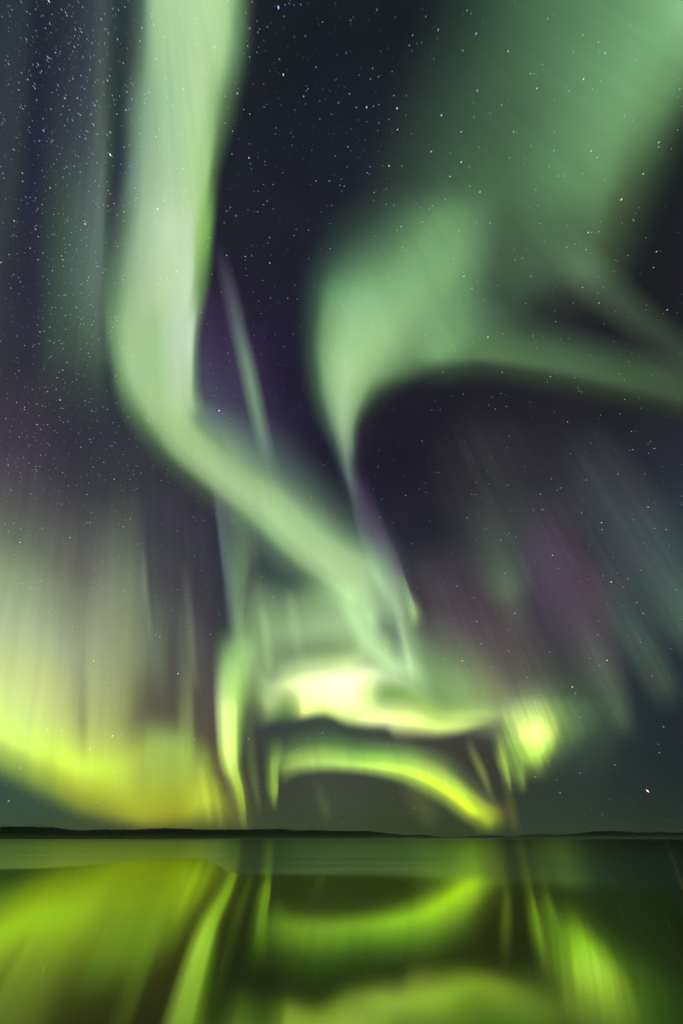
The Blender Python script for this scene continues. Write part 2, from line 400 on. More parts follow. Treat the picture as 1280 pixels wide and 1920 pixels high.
# --- the big yellow green curtain low on the left
net("aurora_curtain", "big yellow green curtain with vertical rays low over the left shore", M_CURT, rows_x([
 (-160,[(760,O),(880,(72,76,78)),(1010,(124,140,110)),(1110,(168,190,136)),(1220,(195,218,128)),(1290,(204,228,105)),(1340,(150,175,75)),(1405,O)]),
 (-40,[(800,O),(940,(72,78,78)),(1060,(122,140,110)),(1170,(164,188,136)),(1270,(194,218,132)),(1345,(208,231,112)),(1398,(152,180,78)),(1457,O)]),
 (40,[(840,O),(985,(74,80,78)),(1092,(122,140,110)),(1190,(164,186,136)),(1300,(192,215,130)),(1388,(206,229,100)),(1440,(144,170,66)),(1497,O)]),
 (100,[(870,O),(1020,(76,80,78)),(1110,(116,130,104)),(1210,(156,176,130)),(1318,(186,206,122)),(1412,(206,226,80)),(1470,(146,166,56)),(1525,O)]),
 (140,[(900,O),(1045,(76,78,78)),(1130,(114,124,104)),(1230,(146,160,122)),(1330,(160,176,108)),(1432,(206,228,70)),(1495,(146,158,46)),(1542,O)]),
 (156,[(900,O),(1045,(74,76,78)),(1130,(112,122,104)),(1230,(140,154,118)),(1340,(142,156,98)),(1436,(204,226,70)),(1502,(146,158,46)),(1546,O)]),
 (172,[(900,O),(1040,(76,80,80)),(1130,(116,128,106)),(1230,(148,164,122)),(1335,(164,182,112)),(1438,(204,226,70)),(1506,(146,157,44)),(1550,O)]),
 (205,[(890,O),(1030,(78,86,80)),(1125,(118,132,106)),(1232,(143,158,118)),(1342,(156,172,104)),(1440,(200,222,68)),(1515,(150,160,42)),(1556,O)]),
 (238,[(880,O),(1020,(72,82,76)),(1120,(108,124,98)),(1232,(130,144,106)),(1345,(132,144,88)),(1440,(190,210,68)),(1520,(162,172,42)),(1562,O)]),
 (256,[(880,O),(1020,(68,78,74)),(1115,(98,114,92)),(1225,(116,130,98)),(1335,(106,114,80)),(1430,(176,192,68)),(1520,(168,177,40)),(1566,O)]),
 (268,[(900,O),(1030,(62,70,72)),(1118,(90,106,88)),(1222,(108,122,94)),(1330,(98,102,76)),(1420,(166,184,72)),(1520,(170,178,40)),(1568,O)]),
 (279,[(930,O),(1050,(52,56,64)),(1128,(68,78,76)),(1220,(98,112,90)),(1325,(92,94,74)),(1412,(160,186,76)),(1520,(168,176,40)),(1569,O)]),
 (300,[(960,O),(1070,(54,58,66)),(1150,(74,86,80)),(1235,(90,102,86)),(1328,(88,88,72)),(1408,(156,182,78)),(1518,(164,170,40)),(1571,O)]),
 (325,[(970,O),(1080,(50,52,62)),(1160,(64,72,74)),(1245,(74,76,72)),(1335,(86,86,70)),(1408,(154,180,76)),(1515,(160,166,40)),(1571,O)]),
 (342,[(980,O),(1085,(50,52,62)),(1170,(70,80,76)),(1250,(84,92,78)),(1340,(104,116,76)),(1414,(156,182,74)),(1512,(164,172,40)),(1571,O)]),
 (356,[(990,O),(1090,(52,54,64)),(1180,(72,82,78)),(1260,(92,102,82)),(1348,(112,126,78)),(1422,(152,178,70)),(1508,(172,182,42)),(1571,O)]),
 (370,[(1040,O),(1120,(50,50,62)),(1200,(66,70,72)),(1280,(74,74,70)),(1358,(82,82,64)),(1424,(142,158,66)),(1500,(184,198,50)),(1571,O)]),
 (386,[(1070,O),(1150,(52,52,62)),(1225,(66,68,70)),(1300,(78,76,70)),(1370,(84,80,64)),(1430,(136,152,62)),(1498,(182,196,50)),(1571,O)]),
 (402,[(1100,O),(1180,(54,54,62)),(1240,(64,62,66)),(1310,(76,70,68)),(1382,(82,76,64)),(1438,(104,114,58)),(1500,(160,174,46)),(1571,O)]),
 (424,[(1140,O),(1220,(54,54,60)),(1270,(60,58,60)),(1320,(70,66,64)),(1390,(82,76,64)),(1450,(86,82,60)),(1512,(122,128,48)),(1571,O)]),
 (450,[(1160,O),(1240,O),(1290,O),(1340,O),(1400,O),(1460,(78,78,58)),(1530,(84,90,50)),(1571,O)]),
 (490,[(1160,O),(1240,O),(1290,O),(1340,O),(1400,O),(1460,O),(1530,O),(1571,O)])]), 8, 1.13)

# --- narrow bright fold right of the curtain
net("aurora_fold", "narrow bright yellow green fold twisting down to the shore right of the big curtain", M_MID, rows_y([
 (1170,[(392,O),(408,O),(425,O),(445,O),(465,O),(490,O)]),
 (1230,[(394,O),(408,(76,88,74)),(424,(104,138,92)),(444,(108,146,92)),(466,(98,134,86)),(492,O)]),
 (1290,[(396,O),(407,(118,136,102)),(421,(158,198,118)),(437,(150,196,102)),(454,(110,148,80)),(480,O)]),
 (1340,[(398,O),(408,(146,168,116)),(421,(202,232,136)),(439,(196,232,122)),(450,(122,160,76)),(468,O)]),
 (1400,[(402,O),(412,(148,178,92)),(424,(208,238,130)),(440,(198,234,112)),(449,(112,146,64)),(462,O)]),
 (1440,[(407,O),(419,(134,158,72)),(431,(198,226,100)),(443,(184,218,86)),(450,(92,112,60)),(460,O)]),
 (1475,[(419,O),(432,(104,116,60)),(444,(172,202,62)),(452,(162,192,58)),(458,(84,98,56)),(469,O)]),
 (1508,[(427,O),(440,(88,98,56)),(450,(138,160,52)),(457,(140,164,50)),(463,(72,86,52)),(473,O)]),
 (1535,[(434,O),(445,(74,82,54)),(453,(108,122,50)),(459,(106,122,50)),(465,(64,76,50)),(475,O)]),
 (1566,[(440,O),(450,O),(458,O),(464,O),(470,O),(480,O)])]), 9, 1.12)

ray("aurora_ray", "dull olive streak hanging between the narrow fold and the small pointed flame",
    [(462,1320,14,O),(466,1370,17,(76,92,66)),(471,1420,15,(78,96,64)),(477,1465,13,(84,104,62)),(483,1500,10,(78,94,58)),(487,1530,8,O)], M_MID, None)
net("aurora_flame", "small pointed yellow green flame hanging at the left end of the low arch", M_MID, rows_y([
 (1370,[(486,O),(500,O),(512,O),(522,O),(538,O)]),
 (1405,[(488,O),(502,(66,88,60)),(512,(84,112,62)),(521,(84,112,62)),(538,O)]),
 (1440,[(490,O),(503,(92,116,60)),(511,(146,182,78)),(519,(126,160,66)),(527,O)]),
 (1478,[(493,O),(504,(104,128,56)),(512,(150,180,66)),(519,(144,174,62)),(524,O)]),
 (1503,[(498,O),(507,(76,90,54)),(513,(112,136,58)),(518,(92,112,52)),(523,O)]),
 (1526,[(503,O),(509,O),(514,O),(518,O),(522,O)])]), 9)

# --- veil hanging under the ribbon's diagonal tail
net("aurora_veil", "pale green hanging veil below the ribbon tapering down towards the narrow fold", M_MID, rows_y([
 (890,[(396,O),(405,O),(418,O),(436,O),(458,O),(500,O)]),
 (945,[(398,O),(408,(72,78,92)),(422,(72,82,88)),(440,(66,80,80)),(464,(58,68,70)),(505,O)]),
 (1020,[(407,O),(417,(82,100,102)),(435,(82,108,96)),(455,(84,114,88)),(477,(70,88,78)),(506,O)]),
 (1090,[(414,O),(425,(82,104,96)),(440,(98,132,103)),(456,(92,126,91)),(472,(70,86,78)),(494,O)]),
 (1150,[(418,O),(431,(80,100,92)),(443,(106,138,107)),(453,(98,128,97)),(463,(72,84,80)),(482,O)]),
 (1200,[(422,O),(438,(80,98,86)),(447,(92,118,92)),(455,(88,113,88)),(465,(76,92,80)),(486,O)]),
 (1250,[(425,O),(440,O),(450,O),(458,O),(468,O),(490,O)])]), 8)

# --- the bright swirl
net("aurora_swirl", "brightest pale green swirl with a ragged lower edge above the low arch", M_SOFT, rows_x([
 (392,[(1150,O),(1190,O),(1220,O),(1250,O),(1275,O),(1300,O),(1330,O),(1350,O),(1375,O)]),
 (436,[(1130,O),(1180,(70,92,76)),(1220,(96,130,88)),(1250,(110,148,94)),(1275,(110,146,90)),(1300,(100,136,80)),(1330,(82,108,68)),(1352,(64,78,60)),(1380,O)]),
 (478,[(1060,O),(1120,(96,126,94)),(1165,(114,152,106)),(1205,(122,162,108)),(1240,(124,162,104)),(1270,(124,160,100)),(1300,(114,148,90)),(1335,(84,106,72)),(1380,O)]),
 (505,[(1070,O),(1130,(106,140,102)),(1180,(131,171,118)),(1225,(122,158,108)),(1262,(126,162,110)),(1292,(168,200,134)),(1318,(162,196,122)),(1342,(112,146,88)),(1368,O)]),
 (533,[(1080,O),(1138,(108,144,104)),(1182,(134,174,120)),(1224,(118,152,108)),(1255,(148,188,124)),(1284,(202,230,154)),(1306,(164,200,118)),(1334,(102,142,78)),(1364,O)]),
 (556,[(1075,O),(1134,(112,150,106)),(1180,(136,176,121)),(1221,(118,152,107)),(1251,(164,202,134)),(1284,(228,247,178)),(1307,(200,228,142)),(1334,(150,185,96)),(1361,O)]),
 (572,[(1070,O),(1130,(115,155,108)),(1178,(139,180,123)),(1218,(120,155,108)),(1248,(172,209,140)),(1283,(240,253,192)),(1310,(236,252,172)),(1334,(220,242,142)),(1356,O)]),
 (610,[(1065,O),(1122,(122,162,111)),(1174,(145,189,129)),(1214,(122,159,107)),(1244,(178,214,140)),(1280,(246,255,206)),(1310,(245,255,190)),(1332,(208,235,128)),(1352,O)]),
 (650,[(1070,O),(1124,(128,168,116)),(1168,(152,196,134)),(1212,(134,174,114)),(1243,(192,229,152)),(1280,(248,255,213)),(1316,(246,255,192)),(1345,(206,230,136)),(1368,O)]),
 (690,[(1090,O),(1128,(100,132,96)),(1166,(158,203,141)),(1206,(162,208,140)),(1236,(166,206,140)),(1268,(224,245,184)),(1304,(206,238,146)),(1347,(228,248,158)),(1374,O)]),
 (722,[(1110,O),(1140,(76,98,82)),(1172,(84,110,88)),(1208,(148,192,132)),(1240,(166,208,143)),(1268,(186,222,158)),(1300,(128,178,92)),(1347,(236,253,162)),(1377,O)]),
 (742,[(1130,O),(1158,(72,90,78)),(1184,(84,108,88)),(1220,(130,168,120)),(1248,(162,204,142)),(1272,(172,212,150)),(1300,(124,172,88)),(1350,(234,252,152)),(1392,O)]),
 (778,[(1160,O),(1190,(82,104,84)),(1220,(102,134,98)),(1244,(136,174,118)),(1264,(150,192,130)),(1286,(142,186,118)),(1310,(142,188,94)),(1354,(228,251,142)),(1394,O)]),
 (820,[(1190,O),(1224,(66,82,70)),(1252,(82,108,78)),(1278,(90,124,83)),(1300,(94,132,83)),(1320,(114,156,84)),(1340,(164,204,95)),(1364,(206,236,116)),(1392,O)]),
 (860,[(1200,O),(1236,(64,74,68)),(1264,(76,98,75)),(1290,(82,110,77)),(1308,(86,118,77)),(1324,(104,142,79)),(1341,(162,196,98)),(1361,(190,220,109)),(1386,O)]),
 (900,[(1220,O),(1252,(64,66,66)),(1276,(72,80,70)),(1296,(76,88,70)),(1310,(82,100,72)),(1324,(104,130,78)),(1339,(146,172,98)),(1354,(142,166,90)),(1374,O)]),
 (936,[(1240,O),(1268,(66,68,68)),(1290,(72,78,70)),(1306,(76,86,72)),(1318,(82,96,74)),(1329,(96,110,78)),(1339,(106,120,82)),(1350,(84,90,72)),(1368,O)]),
 (972,[(1250,O),(1275,O),(1295,O),(1308,O),(1320,O),(1330,O),(1340,O),(1350,O),(1368,O)])]), 9, 1.03)

net("aurora_ray", "pale ray sheet with a sharp right edge running into the right side of the swirl", M_MID, rows_y([
 (850,[(632,O),(642,O),(652,O),(662,O),(676,O),(690,O),(702,O)]),
 (920,[(648,O),(659,(60,64,78)),(669,(62,62,80)),(680,(56,50,72)),(694,(44,40,58)),(706,O),(716,O)]),
 (985,[(660,O),(674,(66,70,84)),(688,(70,66,86)),(702,(68,60,84)),(716,(56,50,70)),(728,(36,34,50)),(742,O)]),
 (1050,[(676,O),(697,(86,102,96)),(714,(86,96,98)),(730,(82,86,94)),(744,(72,70,84)),(753,(44,40,56)),(768,O)]),
 (1100,[(696,O),(717,(108,136,110)),(734,(112,140,114)),(748,(112,142,112)),(761,(112,146,108)),(769,(62,62,70)),(784,O)]),
 (1145,[(712,O),(730,(86,112,94)),(747,(136,168,130)),(761,(116,152,110)),(774,(148,192,126)),(785,(92,112,86)),(798,O)]),
 (1190,[(722,O),(740,(74,94,84)),(755,(138,170,132)),(766,(104,136,102)),(780,(78,96,78)),(792,(66,70,70)),(808,O)]),
 (1240,[(736,O),(754,(86,110,90)),(767,(138,172,126)),(777,(96,124,92)),(790,(72,88,72)),(804,(60,68,64)),(820,O)]),
 (1300,[(750,O),(765,O),(776,O),(786,O),(797,O),(812,O),(830,O)])]), 9)

ray("aurora_ray", "pale curved strand linking the ribbon's tail to the right part of the swirl",
    [(640,1100,14,O),(652,1140,22,(96,128,98)),(672,1182,24,(106,140,104)),(702,1218,24,(106,142,104)),(738,1248,22,(100,134,98)),(772,1268,14,O)], M_SOFT, None)
ray("aurora_ray", "short upright strand above the left end of the swirl",
    [(488,1120,10,O),(495,1160,15,(92,122,92)),(500,1205,15,(98,130,94)),(504,1245,13,(92,120,88)),(508,1285,9,O)], M_MID, None)
ray("aurora_ray", "faint upright strand between ribbon tail and swirl, second from the left",
    [(536,1090,12,O),(544,1130,18,(86,112,90)),(552,1175,20,(90,118,90)),(560,1220,16,(82,106,84)),(566,1255,10,O)], M_MID, None)
ray("aurora_ray", "thin bright yellow streak in the right end of the big curtain",
    [(372,1415,7,O),(378,1450,10,(104,110,60)),(385,1490,11,(118,126,56)),(391,1525,10,(110,116,50)),(396,1556,7,O)], M_MID, None)
ray("aurora_ray", "thin yellow streak closest to the dark gap beside the narrow fold",
    [(396,1440,6,O),(403,1475,9,(98,104,58)),(409,1508,9,(104,110,54)),(414,1540,8,(94,100,50)),(417,1562,6,O)], M_MID, None)
ray("aurora_ray", "thin grey green streak left of the dark gap beside the big curtain",
    [(268,1010,6,O),(271,1060,9,(74,82,78)),(274,1110,10,(84,96,84)),(279,1165,10,(84,96,84)),(284,1230,8,O)], M_MID, None)
ray("aurora_ray", "dim upright streak in the dark gap between big curtain and narrow fold",
    [(344,1040,8,O),(350,1110,12,(66,74,74)),(358,1190,13,(74,82,78)),(366,1260,12,(76,82,76)),(374,1330,8,O)], M_MID, None)

# --- the low arch
net("aurora_arch", "low yellow green arch curving down to the horizon under the swirl", M_MID, [
 [(500,1390,O),(503,1408,O),(506,1424,O),(509,1440,O),(512,1456,O),(516,1474,O)],
 [(526,1376,O),(527,1402,(66,90,62)),(528,1424,(98,134,70)),(530,1440,(106,144,70)),(532,1456,(78,102,58)),(534,1478,O)],
 [(560,1362,O),(560,1394,(76,108,66)),(560,1417,(132,174,81)),(560,1432,(154,194,88)),(560,1445,(108,136,71)),(560,1461,O)],
 [(610,1358,O),(610,1388,(76,112,68)),(610,1411,(132,179,81)),(610,1429,(170,212,95)),(610,1441,(118,148,74)),(610,1455,O)],
 [(660,1372,O),(660,1395,(78,114,66)),(660,1417,(142,191,81)),(660,1433,(180,222,90)),(660,1444,(120,150,72)),(660,1457,O)],
 [(710,1378,O),(710,1400,(84,120,68)),(710,1422,(154,204,80)),(710,1438,(192,232,86)),(710,1450,(124,154,70)),(710,1464,O)],
 [(766,1382,O),(763,1405,(92,126,70)),(760,1428,(165,208,80)),(758,1446,(206,241,76)),(756,1461,(132,162,65)),(754,1478,O)],
 [(838,1402,O),(827,1424,(86,108,66)),(815,1447,(180,210,80)),(804,1464,(213,241,60)),(796,1479,(128,152,60)),(786,1496,O)],
 [(888,1438,O),(872,1459,(80,94,61)),(859,1476,(184,214,70)),(847,1490,(220,243,50)),(836,1503,(128,148,55)),(824,1517,O)],
 [(924,1478,O),(909,1492,(80,90,58)),(896,1506,(178,198,60)),(883,1519,(216,236,36)),(870,1531,(118,132,50)),(858,1543,O)],
 [(962,1512,O),(946,1520,(80,82,52)),(930,1528,(130,142,48)),(913,1538,(168,188,42)),(896,1548,(106,118,45)),(880,1558,O)],
 [(975,1562,O),(960,1565,O),(944,1568,O),(926,1571,O),(910,1573,O),(894,1575,O)]], 10, 1.1)

# --- the bright patch and its fingers
net("aurora_patch", "ragged bright yellow green patch at the right of the swirl", M_PATCH, rows_y([
 (1255,[(930,O),(960,O),(985,O),(1010,O),(1040,O),(1070,O),(1120,O)]),
 (1295,[(928,O),(955,(72,80,70)),(980,(80,92,74)),(1008,(80,96,76)),(1036,(70,86,70)),(1070,(56,68,60)),(1125,O)]),
 (1322,[(926,O),(950,(90,106,80)),(975,(126,158,98)),(1004,(138,172,98)),(1034,(112,148,84)),(1068,(76,100,70)),(1145,O)]),
 (1350,[(930,O),(952,(132,160,90)),(976,(180,212,108)),(1004,(196,226,116)),(1036,(154,190,92)),(1064,(86,118,70)),(1140,O)]),
 (1378,[(936,O),(957,(112,146,74)),(979,(210,236,120)),(1006,(226,247,142)),(1033,(178,212,98)),(1058,(92,124,68)),(1125,O)]),
 (1402,[(945,O),(964,(98,128,68)),(985,(188,224,84)),(1008,(210,240,104)),(1030,(154,194,76)),(1050,(76,106,62)),(1105,O)]),
 (1424,[(954,O),(972,(84,108,62)),(989,(158,194,68)),(1008,(164,202,74)),(1025,(104,136,64)),(1044,(60,82,58)),(1090,O)]),
 (1445,[(962,O),(978,(66,84,56)),(992,(88,112,58)),(1007,(88,114,58)),(1021,(70,90,56)),(1038,(50,66,52)),(1075,O)]),
 (1475,[(968,O),(982,O),(994,O),(1006,O),(1018,O),(1034,O),(1065,O)])]), 9, 1.15)
net("aurora_patch", "two short ragged green fingers hanging left below the ragged bright patch", M_PATCH, rows_y([
 (1345,[(908,O),(922,O),(936,O),(948,O),(960,O),(972,O),(988,O)]),
 (1395,[(914,O),(928,(80,98,66)),(940,(124,158,74)),(951,(118,152,70)),(961,(108,142,68)),(972,(80,110,62)),(988,O)]),
 (1428,[(924,O),(934,(104,130,64)),(945,(150,186,70)),(955,(122,152,66)),(964,(116,150,64)),(975,(104,138,62)),(990,O)]),
 (1455,[(933,O),(941,(88,108,58)),(951,(142,172,64)),(958,(92,112,58)),(966,(102,128,61)),(977,(114,144,62)),(991,O)]),
 (1475,[(939,O),(947,(64,76,52)),(955,(98,118,56)),(961,(60,72,52)),(969,(72,88,56)),(979,(88,108,56)),(992,O)]),
 (1494,[(945,O),(952,O),(958,O),(963,O),(971,O),(980,O),(992,O)])]), 9)

# --- dim rays around the arch and on the right
ray("aurora_ray", "olive ray between the right leg of the low arch and the ragged green fingers",
    [(872,1370,10,O),(886,1410,13,(92,104,70)),(902,1445,13,(112,128,66)),(914,1475,11,(96,108,60)),(926,1510,10,O)], M_MID, None)
ray("aurora_ray", "faint olive streak reaching the horizon right of the low arch",
    [(938,1440,12,O),(950,1480,14,(72,78,54)),(958,1515,15,(78,86,50)),(964,1545,14,(76,84,46)),(970,1568,12,O)], M_MID, None)
ray("aurora_patch", "dim olive patch inside the low arch near its right leg",
    [(750,1440,20,O),(772,1475,34,(72,84,56)),(790,1505,38,(76,90,50)),(806,1535,34,(70,84,48)),(818,1568,26,O)], M_SOFT, None)
ray("aurora_ray", "barely visible olive streak inside the low arch near its left end",
    [(588,1450,12,O),(600,1485,16,(66,78,58)),(609,1515,15,(72,88,54)),(616,1550,12,O)], M_MID, None)
ray("aurora_ray", "faint short green finger in the dark sky right of the swirl",
    [(890,900,50,O),(915,980,62,(52,60,60)),(935,1045,66,(64,80,70)),(950,1100,60,(78,100,78)),(963,1145,48,(68,78,70)),(985,1220,40,O)])
ray("aurora_ray", "faint magenta ray in the dark sky above the ragged bright patch",
    [(990,920,60,O),(1025,1010,74,(62,54,70)),(1058,1095,84,(71,60,75)),(1090,1170,84,(72,65,76)),(1120,1240,66,(68,68,74)),(1160,1330,50,O)], M_RAY)
ray("aurora_ray", "faint wide teal ray leaving the right edge half way down",
    [(1040,790,70,O),(1110,890,100,(56,62,70)),(1180,990,106,(62,76,80)),(1245,1085,92,(66,88,84)),(1300,1165,80,(68,98,84)),(1370,1260,60,O)], M_RAY)
ray("aurora_ray", "faint green ray low on the right ending near the right edge",
    [(1100,1020,40,O),(1150,1120,54,(56,70,72)),(1196,1205,56,(62,84,76)),(1236,1275,48,(60,80,70)),(1268,1345,36,O)], M_RAY)
ray("aurora_ray", "faint green ray pointing down right of the ragged bright patch",
    [(1050,1090,44,O),(1095,1185,54,(60,68,70)),(1130,1265,50,(64,82,72)),(1160,1335,38,(68,88,72)),(1186,1402,24,O)], M_RAY)
ray("aurora_glow", "dim green glow fading into the dark sky right of the ragged bright patch",
    [(1050,1190,90,O),(1070,1290,115,(60,80,68)),(1085,1352,112,(62,90,68)),(1085,1400,95,(54,74,62)),(1080,1490,80,O)], M_MID, None)
ray("aurora_glow", "soft green glow rising behind the right half of the swirl",
    [(770,1130,50,O),(800,1200,80,(78,98,78)),(838,1260,100,(96,128,82)),(880,1310,90,(110,142,84)),(930,1345,60,(104,128,80)),(980,1370,40,O)], M_MID, None)
ray("aurora_veil", "greyish mauve rayed veil above the gap between swirl and bright patch",
    [(770,1010,80,O),(825,1100,120,(66,62,70)),(885,1200,135,(86,80,84)),(930,1275,140,(96,98,86)),(965,1335,110,(98,110,82)),(985,1385,50,O)], M_RAY, None)
ray("aurora_veil", "faint teal veil fanning out above the short green finger",
    [(850,740,80,O),(905,860,140,(48,50,56)),(960,960,160,(54,60,64)),(1010,1050,160,(60,62,72)),(1060,1160,160,(62,62,72)),(1110,1270,110,O)], M_RAY, None)

# ------------------------------------------------------------------ the lake
def ground_point(x, y):
    d = direction(x, y)
    return d * (-CAMH / d[..., 2])[..., None] + np.array([0, 0, CAMH])

# outer edge of the calm water, beyond which a breeze ruffles the surface
EDGE = [(-500, 1640), (0, 1630), (80, 1628), (150, 1624), (230, 1616), (330, 1610), (372, 1609), (398, 1620), (425, 1634), (460, 1640),
        (560, 1641), (700, 1642), (850, 1647), (950, 1653), (1080, 1664), (1300, 1672), (1700, 1690)]
_e = ground_point(np.array([p[0] for p in EDGE], float), np.array([p[1] for p in EDGE], float))
E_AZ = np.arctan2(_e[:, 0], _e[:, 1]); E_R = np.hypot(_e[:, 0], _e[:, 1])

def build_lake():
    az = np.radians(np.concatenate([np.arange(-180, -60, 5), np.arange(-60, 60, 0.5), np.arange(60, 181, 5)]))
    r = np.concatenate([[0.0], 0.5 * 1.03 ** np.arange(0, 311)])
    r = r[r < 4700]; r = np.append(r, 4700.0)
    A, Rr = np.meshgrid(az, r, indexing='ij')
    v = np.stack([np.sin(A) * Rr, np.cos(A) * Rr, np.zeros_like(A)], -1)
    edge = np.interp(A, E_AZ, E_R)
    t = np.log(np.maximum(Rr, 0.01) / edge)
    w = 0.02 + 0.10 * np.clip((A - np.radians(-3)) / 0.5, 0, 1)
    ruf = 1 / (1 + np.exp(-np.clip(t / w, -30, 30)))
    o = mesh_object("water", v.reshape(-1, 3), [f[::-1] for f in grid_faces(*A.shape)], water_material())
    at = o.data.attributes.new("ruffle", 'FLOAT', 'POINT')
    at.data.foreach_set("value", ruf.ravel())
    far = o.data.attributes.new("painted_sheen", 'FLOAT', 'POINT')
    far.data.foreach_set("value", (ruf * (1.25 - 0.32 * np.clip(t, 0, 2.2)) + (1 - ruf)).ravel())  # sheen painted into the ruffled water's tint: brighter near calm edge, dimmer farther out
    tag(o, "calm dark lake reflecting the aurora", kind="structure")

def water_material():
    m = bpy.data.materials.new("lake_water")
    nt, N, L = nodes_of(m)
    at = N.new("ShaderNodeAttribute"); at.attribute_name = "ruffle"
    ge = N.new("ShaderNodeNewGeometry")
    mp = N.new("ShaderNodeMapping"); mp.inputs["Scale"].default_value = (0.02, 0.10, 1)
    L.new(ge.outputs["Position"], mp.inputs[0])
    no = N.new("ShaderNodeTexNoise"); no.inputs["Scale"].default_value = 1; no.inputs["Detail"].default_value = 4
    L.new(mp.outputs[0], no.inputs["Vector"])
    rr = N.new("ShaderNodeMapRange"); rr.inputs[3].default_value = 0.055; rr.inputs[4].default_value = 0.15
    L.new(at.outputs["Fac"], rr.inputs[0])
    mu = N.new("ShaderNodeMath"); mu.operation = 'MULTIPLY'
    nr = N.new("ShaderNodeMapRange"); nr.inputs[1].default_value = 0.3; nr.inputs[2].default_value = 0.7
    nr.inputs[3].default_value = 0.92; nr.inputs[4].default_value = 1.08
    L.new(no.outputs[0], nr.inputs[0]); L.new(rr.outputs[0], mu.inputs[0]); L.new(nr.outputs[0], mu.inputs[1])
    # slow ripples
    mp2 = N.new("ShaderNodeMapping"); mp2.inputs["Scale"].default_value = (0.8, 1.6, 1)
    L.new(ge.outputs["Position"], mp2.inputs[0])
    n2 = N.new("ShaderNodeTexNoise"); n2.inputs["Scale"].default_value = 1; n2.inputs["Detail"].default_value = 2
    L.new(mp2.outputs[0], n2.inputs["Vector"])
    bu = N.new("ShaderNodeBump"); bu.inputs["Strength"].default_value = 0.02; bu.inputs["Distance"].default_value = 0.01
    L.new(n2.outputs[0], bu.inputs["Height"])
    gl = N.new("ShaderNodeBsdfGlossy"); gl.distribution = 'GGX'
    tc = N.new("ShaderNodeMix"); tc.data_type = 'RGBA'
    tc.inputs[6].default_value = (0.50, 0.63, 0.19, 1); tc.inputs[7].default_value = (0.39, 0.49, 0.36, 1)
    L.new(at.outputs["Fac"], tc.inputs[0]); 
    br = N.new("ShaderNodeAttribute"); br.attribute_name = "painted_sheen"
    vs = N.new("ShaderNodeVectorMath"); vs.operation = 'SCALE'
    L.new(tc.outputs[2], vs.inputs[0]); L.new(br.outputs["Fac"], vs.inputs["Scale"]); L.new(vs.outputs[0], gl.inputs["Color"])
    L.new(mu.outputs[0], gl.inputs["Roughness"]); L.new(bu.outputs[0], gl.inputs["Normal"])
    di = N.new("ShaderNodeBsdfDiffuse"); di.inputs["Color"].default_value = (0.004, 0.006, 0.004, 1)
    fr = N.new("ShaderNodeFresnel"); fr.inputs["IOR"].default_value = 1.5
    mf = N.new("ShaderNodeMapRange"); mf.inputs[3].default_value = 0.14; mf.inputs[4].default_value = 1.0
    mf.inputs[1].default_value = 0.12; mf.inputs[2].default_value = 0.62
    L.new(fr.outputs[0], mf.inputs[0])
    mx = N.new("ShaderNodeMixShader"); ou = N.new("ShaderNodeOutputMaterial")
    L.new(mf.outputs[0], mx.inputs[0]); L.new(di.outputs[0], mx.inputs[1]); L.new(gl.outputs[0], mx.inputs[2])
    L.new(mx.outputs[0], ou.inputs[0])
    return m
build_lake()

# ------------------------------------------------------------------ the wooded far shore
def land_material(name, c1, c2, s):
    m = bpy.data.materials.new(name)
    nt, N, L = nodes_of(m)
    ge = N.new("ShaderNodeNewGeometry")
    no = N.new("ShaderNodeTexNoise"); no.inputs["Scale"].default_value = s; no.inputs["Detail"].default_value = 4
    L.new(ge.outputs["Position"], no.inputs["Vector"])
    cr = N.new("ShaderNodeValToRGB")
    cr.color_ramp.elements[0].position = 0.35; cr.color_ramp.elements[0].color = (*c1, 1)
    cr.color_ramp.elements[1].position = 0.65; cr.color_ramp.elements[1].color = (*c2, 1)
    bs = N.new("ShaderNodeBsdfPrincipled"); bs.inputs["Roughness"].default_value = 0.95
    bs.inputs["Specular IOR Level"].default_value = 0.1
    ou = N.new("ShaderNodeOutputMaterial")
    L.new(no.outputs[0], cr.inputs[0]); L.new(cr.outputs[0], bs.inputs["Base Color"]); L.new(bs.outputs[0], ou.inputs[0])
    return m
M_LAND = land_material("forested_land", (0.015, 0.024, 0.010), (0.035, 0.045, 0.02), 0.05)
M_TREE = land_material("conifer_needles", (0.012, 0.022, 0.010), (0.03, 0.045, 0.02), 0.3)
rng = np.random.default_rng(7)
random.seed(7)
TREES_V, TREES_F = [], []

